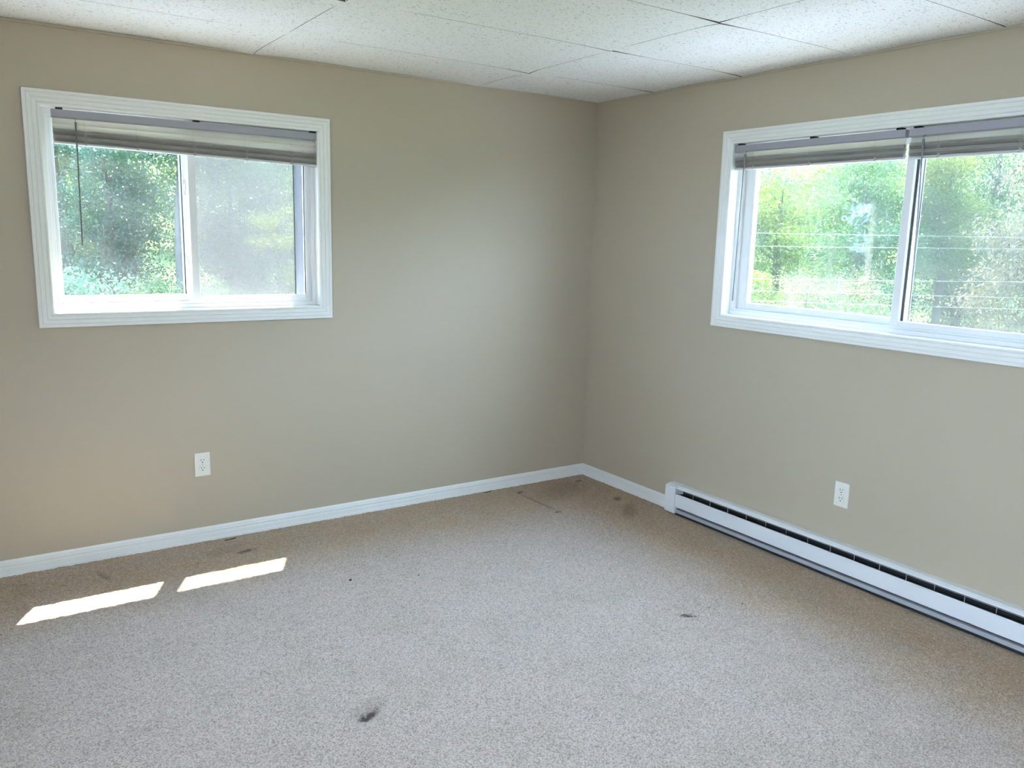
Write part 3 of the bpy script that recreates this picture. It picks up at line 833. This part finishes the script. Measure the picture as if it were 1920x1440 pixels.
# --- beyond the left window (looking along +y)
tree('shrub', 'pale blue-green shrub low in the left pane of the left-wall window', 'shrub', TL, -2.05, 8.4, 0.15, (1.0, 0.9, 0.95), LF_BLUE, 9000, 0.075, 60, 0.17, 0.04, seed=11, tint0=0.3, stems=4)
tree('tree', 'dense dark blue-green tree in the middle of the left-wall window', 'tree', TL, -0.78, 13.6, 1.0, (1.0, 1.1, 2.2), LF_BLUE, 17000, 0.085, 90, 0.24, 0.10, seed=12, tint0=-0.08)
tree('tree', 'thick grey trunk standing beside the window mullion', 'tree', TL, 0.24, 12.2, 3.2, (1.4, 1.3, 0.8), LF_MID, 9000, 0.09, 60, 0.3, 0.15, M_BARKP, seed=13)
tree('tree', 'dark slim trunk behind the dense blue-green tree', 'tree', TL, 0.30, 19.0, 4.2, (1.8, 1.6, 0.9), LF_BLUE, 9000, 0.10, 60, 0.32, 0.24, M_BARK, seed=14)
tree('tree', 'slim grey trunk at the left edge of the left-wall window', 'tree', TL, -1.45, 16.0, 3.6, (1.3, 1.3, 0.8), LF_MID, 9000, 0.09, 60, 0.3, 0.11, M_BARK, seed=15)
tree('tree', 'light mid-green tree behind the pale shrub', 'tree', TL, -1.0, 18.5, 2.0, (1.7, 1.4, 1.9), LF_MID, 15000, 0.085, 80, 0.26, 0.09, seed=16, tint0=0.2)
tree('tree', 'yellow-green tree shining through gaps far behind the left-wall window', 'tree', TL, 0.9, 24.0, 3.2, (3.4, 1.8, 3.0), LF_YEL, 18000, 0.11, 90, 0.4, 0.12, seed=17, tint0=0.1)
tree('tree', 'grey-green tree behind the insect screen of the left-wall window', 'tree', TL, 1.75, 14.5, 1.2, (1.25, 1.2, 2.4), LF_GREY, 16000, 0.085, 85, 0.26, 0.10, seed=18)
tree('tree', 'green tree with yellow tips at the right of the left-wall window', 'tree', TL, 3.3, 16.0, 1.6, (1.4, 1.3, 2.4), LF_MID, 15000, 0.085, 80, 0.27, 0.10, seed=19, tint0=0.15)
tree('shrub', 'loose green shrub low beside the mullion of the left-wall window', 'shrub', TL, -0.35, 9.6, 0.05, (0.9, 0.8, 0.9), LF_MID, 7000, 0.07, 50, 0.17, 0.04, seed=20, tint0=0.12, stems=3)
tree('tree', 'slender tree with sprays of lime leaves behind the left-wall screen', 'tree', TL, 2.35, 11.6, 1.7, (1.2, 0.9, 1.1), LF_YEL, 2600, 0.085, 16, 0.14, 0.05, seed=26, tint0=0.15)
tree('tree', 'broad green tree left of the view through the left-wall window', 'tree', TL, -4.2, 15.0, 1.8, (1.9, 1.5, 2.4), LF_MID, 14000, 0.09, 80, 0.3, 0.12, seed=21)
tree('tree', 'broad green tree far right of the left-wall window', 'tree', TL, 5.6, 18.5, 2.6, (1.9, 1.6, 2.6), LF_BLUE, 14000, 0.09, 80, 0.3, 0.12, seed=22, tint0=0.1)
tree('tree', 'leafy green tree far behind the screen of the left-wall window', 'tree', TL, 3.6, 23.5, 3.4, (2.0, 1.6, 2.6), LF_MID, 15000, 0.11, 90, 0.38, 0.13, seed=23, tint0=0.05)
tree('tree', 'dark green tree far behind the left edge of the left-wall window', 'tree', TL, -3.0, 23.0, 3.2, (2.0, 1.6, 2.6), LF_BLUE, 15000, 0.11, 90, 0.38, 0.13, seed=24, tint0=0.05)
tree('tree', 'grey-green tree far behind at the right of the left-wall window', 'tree', TL, 7.2, 24.0, 3.4, (2.0, 1.6, 2.6), LF_GREY, 14000, 0.11, 90, 0.38, 0.13, seed=25)
tree('tree', 'mid-green tree left of the view through the left-wall window', 'tree', TL, -6.6, 12.6, 1.5, (1.6, 1.4, 2.2), LF_MID, 10000, 0.09, 70, 0.3, 0.12, seed=27)
for i_, (x_, y_) in enumerate(((-8.2, 9.5), (-11.0, 9.0), (-14.0, 12.0), (-17.5, 12.5), (-21.5, 15.0), (-26.0, 16.5))):  # unseen trees added to keep bright sky out of the pane reflection
    tree('tree', 'unseen green tree added to keep bright sky out of the pane reflection', 'tree', 'unseen trees added for the wide window reflection', x_, y_, 1.6, (2.0, 1.7, 2.6), LF_MID, 5000, 0.17, 80, 0.36, 0.12, seed=60 + i_)
# --- beyond the right window (looking along +x)
tree('tree', 'yellow-green tree at the left of the wide window', 'tree', TR, 14.0, 9.7, 1.9, (1.3, 1.5, 1.9), LF_YEL, 15000, 0.085, 80, 0.25, 0.10, seed=31)
tree('tree', 'fresh green tree left of the mullion of the wide window', 'tree', TR, 13.0, 6.75, 1.3, (1.2, 1.15, 2.3), LF_MID, 17000, 0.085, 90, 0.24, 0.10, seed=32, tint0=0.22)
tree('shrub', 'pale feathery shrub low in the left half of the wide window', 'shrub', TR, 9.2, 4.7, 0.42, (0.9, 1.15, 0.85), LF_PALE, 15000, 0.060, 80, 0.17, 0.04, seed=33, stems=4, aspect=0.25)
tree('shrub', 'bright yellow-green shrub in the lower left corner of the wide window', 'shrub', TR, 8.6, 6.0, 0.32, (0.55, 0.55, 0.65), LF_YEL, 6000, 0.065, 40, 0.12, 0.03, seed=34, stems=3, tint0=0.1)
tree('shrub', 'leafy green shrub low before the feathery shrub', 'shrub', TR, 7.4, 3.25, -0.06, (0.7, 0.85, 0.72), LF_MID, 8000, 0.065, 55, 0.14, 0.03, seed=35, stems=4, tint0=0.35)
tree('tree', 'light yellow-green tree just right of the mullion of the wide window', 'tree', TR, 15.0, 6.0, 2.3, (1.2, 0.75, 1.7), LF_YEL, 11000, 0.085, 60, 0.24, 0.09, seed=36, tint0=0.05)
tree('tree', 'muted grey-green tree in the outer pane of the wide window', 'tree', TR, 17.0, 6.6, 1.0, (1.4, 1.3, 2.4), LF_GREY, 15000, 0.09, 80, 0.27, 0.10, seed=37, tint0=0.1)
tree('tree', 'pale cream-leaved tree at the outer edge of the wide window', 'tree', TR, 8.6, 1.15, 1.35, (1.0, 0.85, 1.5), LF_PALE, 13000, 0.085, 80, 0.17, 0.05, M_BARKP, seed=38, tint0=0.42, droop=0.6, aspect=0.4, stems=2)
tree('shrub', 'yellow-green shrub under the cream-leaved tree', 'shrub', TR, 7.0, 1.75, -0.12, (0.6, 0.6, 0.62), LF_YEL, 6000, 0.065, 45, 0.12, 0.03, seed=39, stems=3, tint0=0.1)
tree('tree', 'bluish tree filling the gaps far behind the wide window', 'tree', TR, 23.0, 14.5, 3.0, (2.0, 3.4, 2.8), LF_BLUE, 17000, 0.11, 90, 0.42, 0.14, seed=40, tint0=0.25)
tree('tree', 'light green tree far behind the outer pane of the wide window', 'tree', TR, 23.0, 9.0, 3.0, (2.0, 2.6, 2.8), LF_MID, 16000, 0.11, 90, 0.40, 0.14, seed=41, tint0=0.2)
tree('tree', 'green tree at the far left behind the wide window', 'tree', TR, 18.0, 15.0, 2.4, (1.8, 2.0, 2.6), LF_MID, 14000, 0.10, 80, 0.34, 0.12, seed=42, tint0=0.1)
tree('tree', 'green tree outside beyond the outer end of the wide window', 'tree', TR, 15.5, 2.6, 1.6, (1.5, 1.5, 2.4), LF_MID, 14000, 0.09, 80, 0.28, 0.12, seed=43, tint0=0.1)

tree('tree', 'yellow-green tree far behind the middle of the wide window', 'tree', TR, 20.0, 11.6, 3.0, (1.6, 1.7, 2.4), LF_YEL, 14000, 0.10, 80, 0.34, 0.12, seed=44)
tree('tree', 'green tree far behind the outer edge of the wide window', 'tree', TR, 22.5, 5.2, 3.2, (1.8, 2.0, 2.7), LF_MID, 15000, 0.11, 85, 0.38, 0.13, seed=45, tint0=0.1)
tree('tree', 'green tree far behind the inner edge of the wide window', 'tree', TR, 22.0, 19.5, 3.4, (1.8, 2.2, 2.7), LF_MID, 14000, 0.11, 85, 0.38, 0.13, seed=46)

tree('tree', 'green tree beyond the inner end of the wide window', 'tree', TR, 13.5, 13.6, 1.8, (1.6, 1.6, 2.2), LF_MID, 12000, 0.09, 80, 0.3, 0.12, seed=47, tint0=0.1)
tree('tree', 'blue-green tree beyond the inner end of the wide window', 'tree', TR, 16.5, 19.0, 2.2, (1.8, 1.8, 2.4), LF_BLUE, 12000, 0.10, 80, 0.33, 0.12, seed=48, tint0=0.1)

# overhead wires crossing the view of the wide window
def wire(label, pa, pb):
    a, b_ = Vector(pa), Vector(pb)
    pts = []
    for k in range(25):
        f = k / 24
        p = a.lerp(b_, f); p.z -= 0.10 * (1 - (2 * f - 1) ** 2)
        pts.append(p)
    o = MB().tube(pts, 0.0027, 6).build('overhead_wire', M_WIRE, None, True)
    tag(o, label, 'wire', 'overhead wires outside the wide window')
def span(z1, z2):
    # heights where each wire passes y = 3.45 and y = 0.4, prolonged both ways; the lines run 6 m off the wall
    f = lambda y: z1 + (z2 - z1) * (3.45 - y) / 3.05 + 0.09
    return (6.0, 12.0, f(12.0)), (6.0, -8.0, f(-8.0))
for lab, z1, z2 in (('topmost of the thin overhead wires outside the wide window', 1.626, 1.618), ('second thin overhead wire from the top outside the wide window', 1.452, 1.498),
                    ('third thin overhead wire from the top outside the wide window', 1.007, 1.151), ('fourth thin overhead wire, second lowest outside the wide window', 0.841, 0.985),
                    ('lowest of the thin overhead wires outside the wide window', 0.705, 0.864)):
    wire(lab, *span(z1, z2))
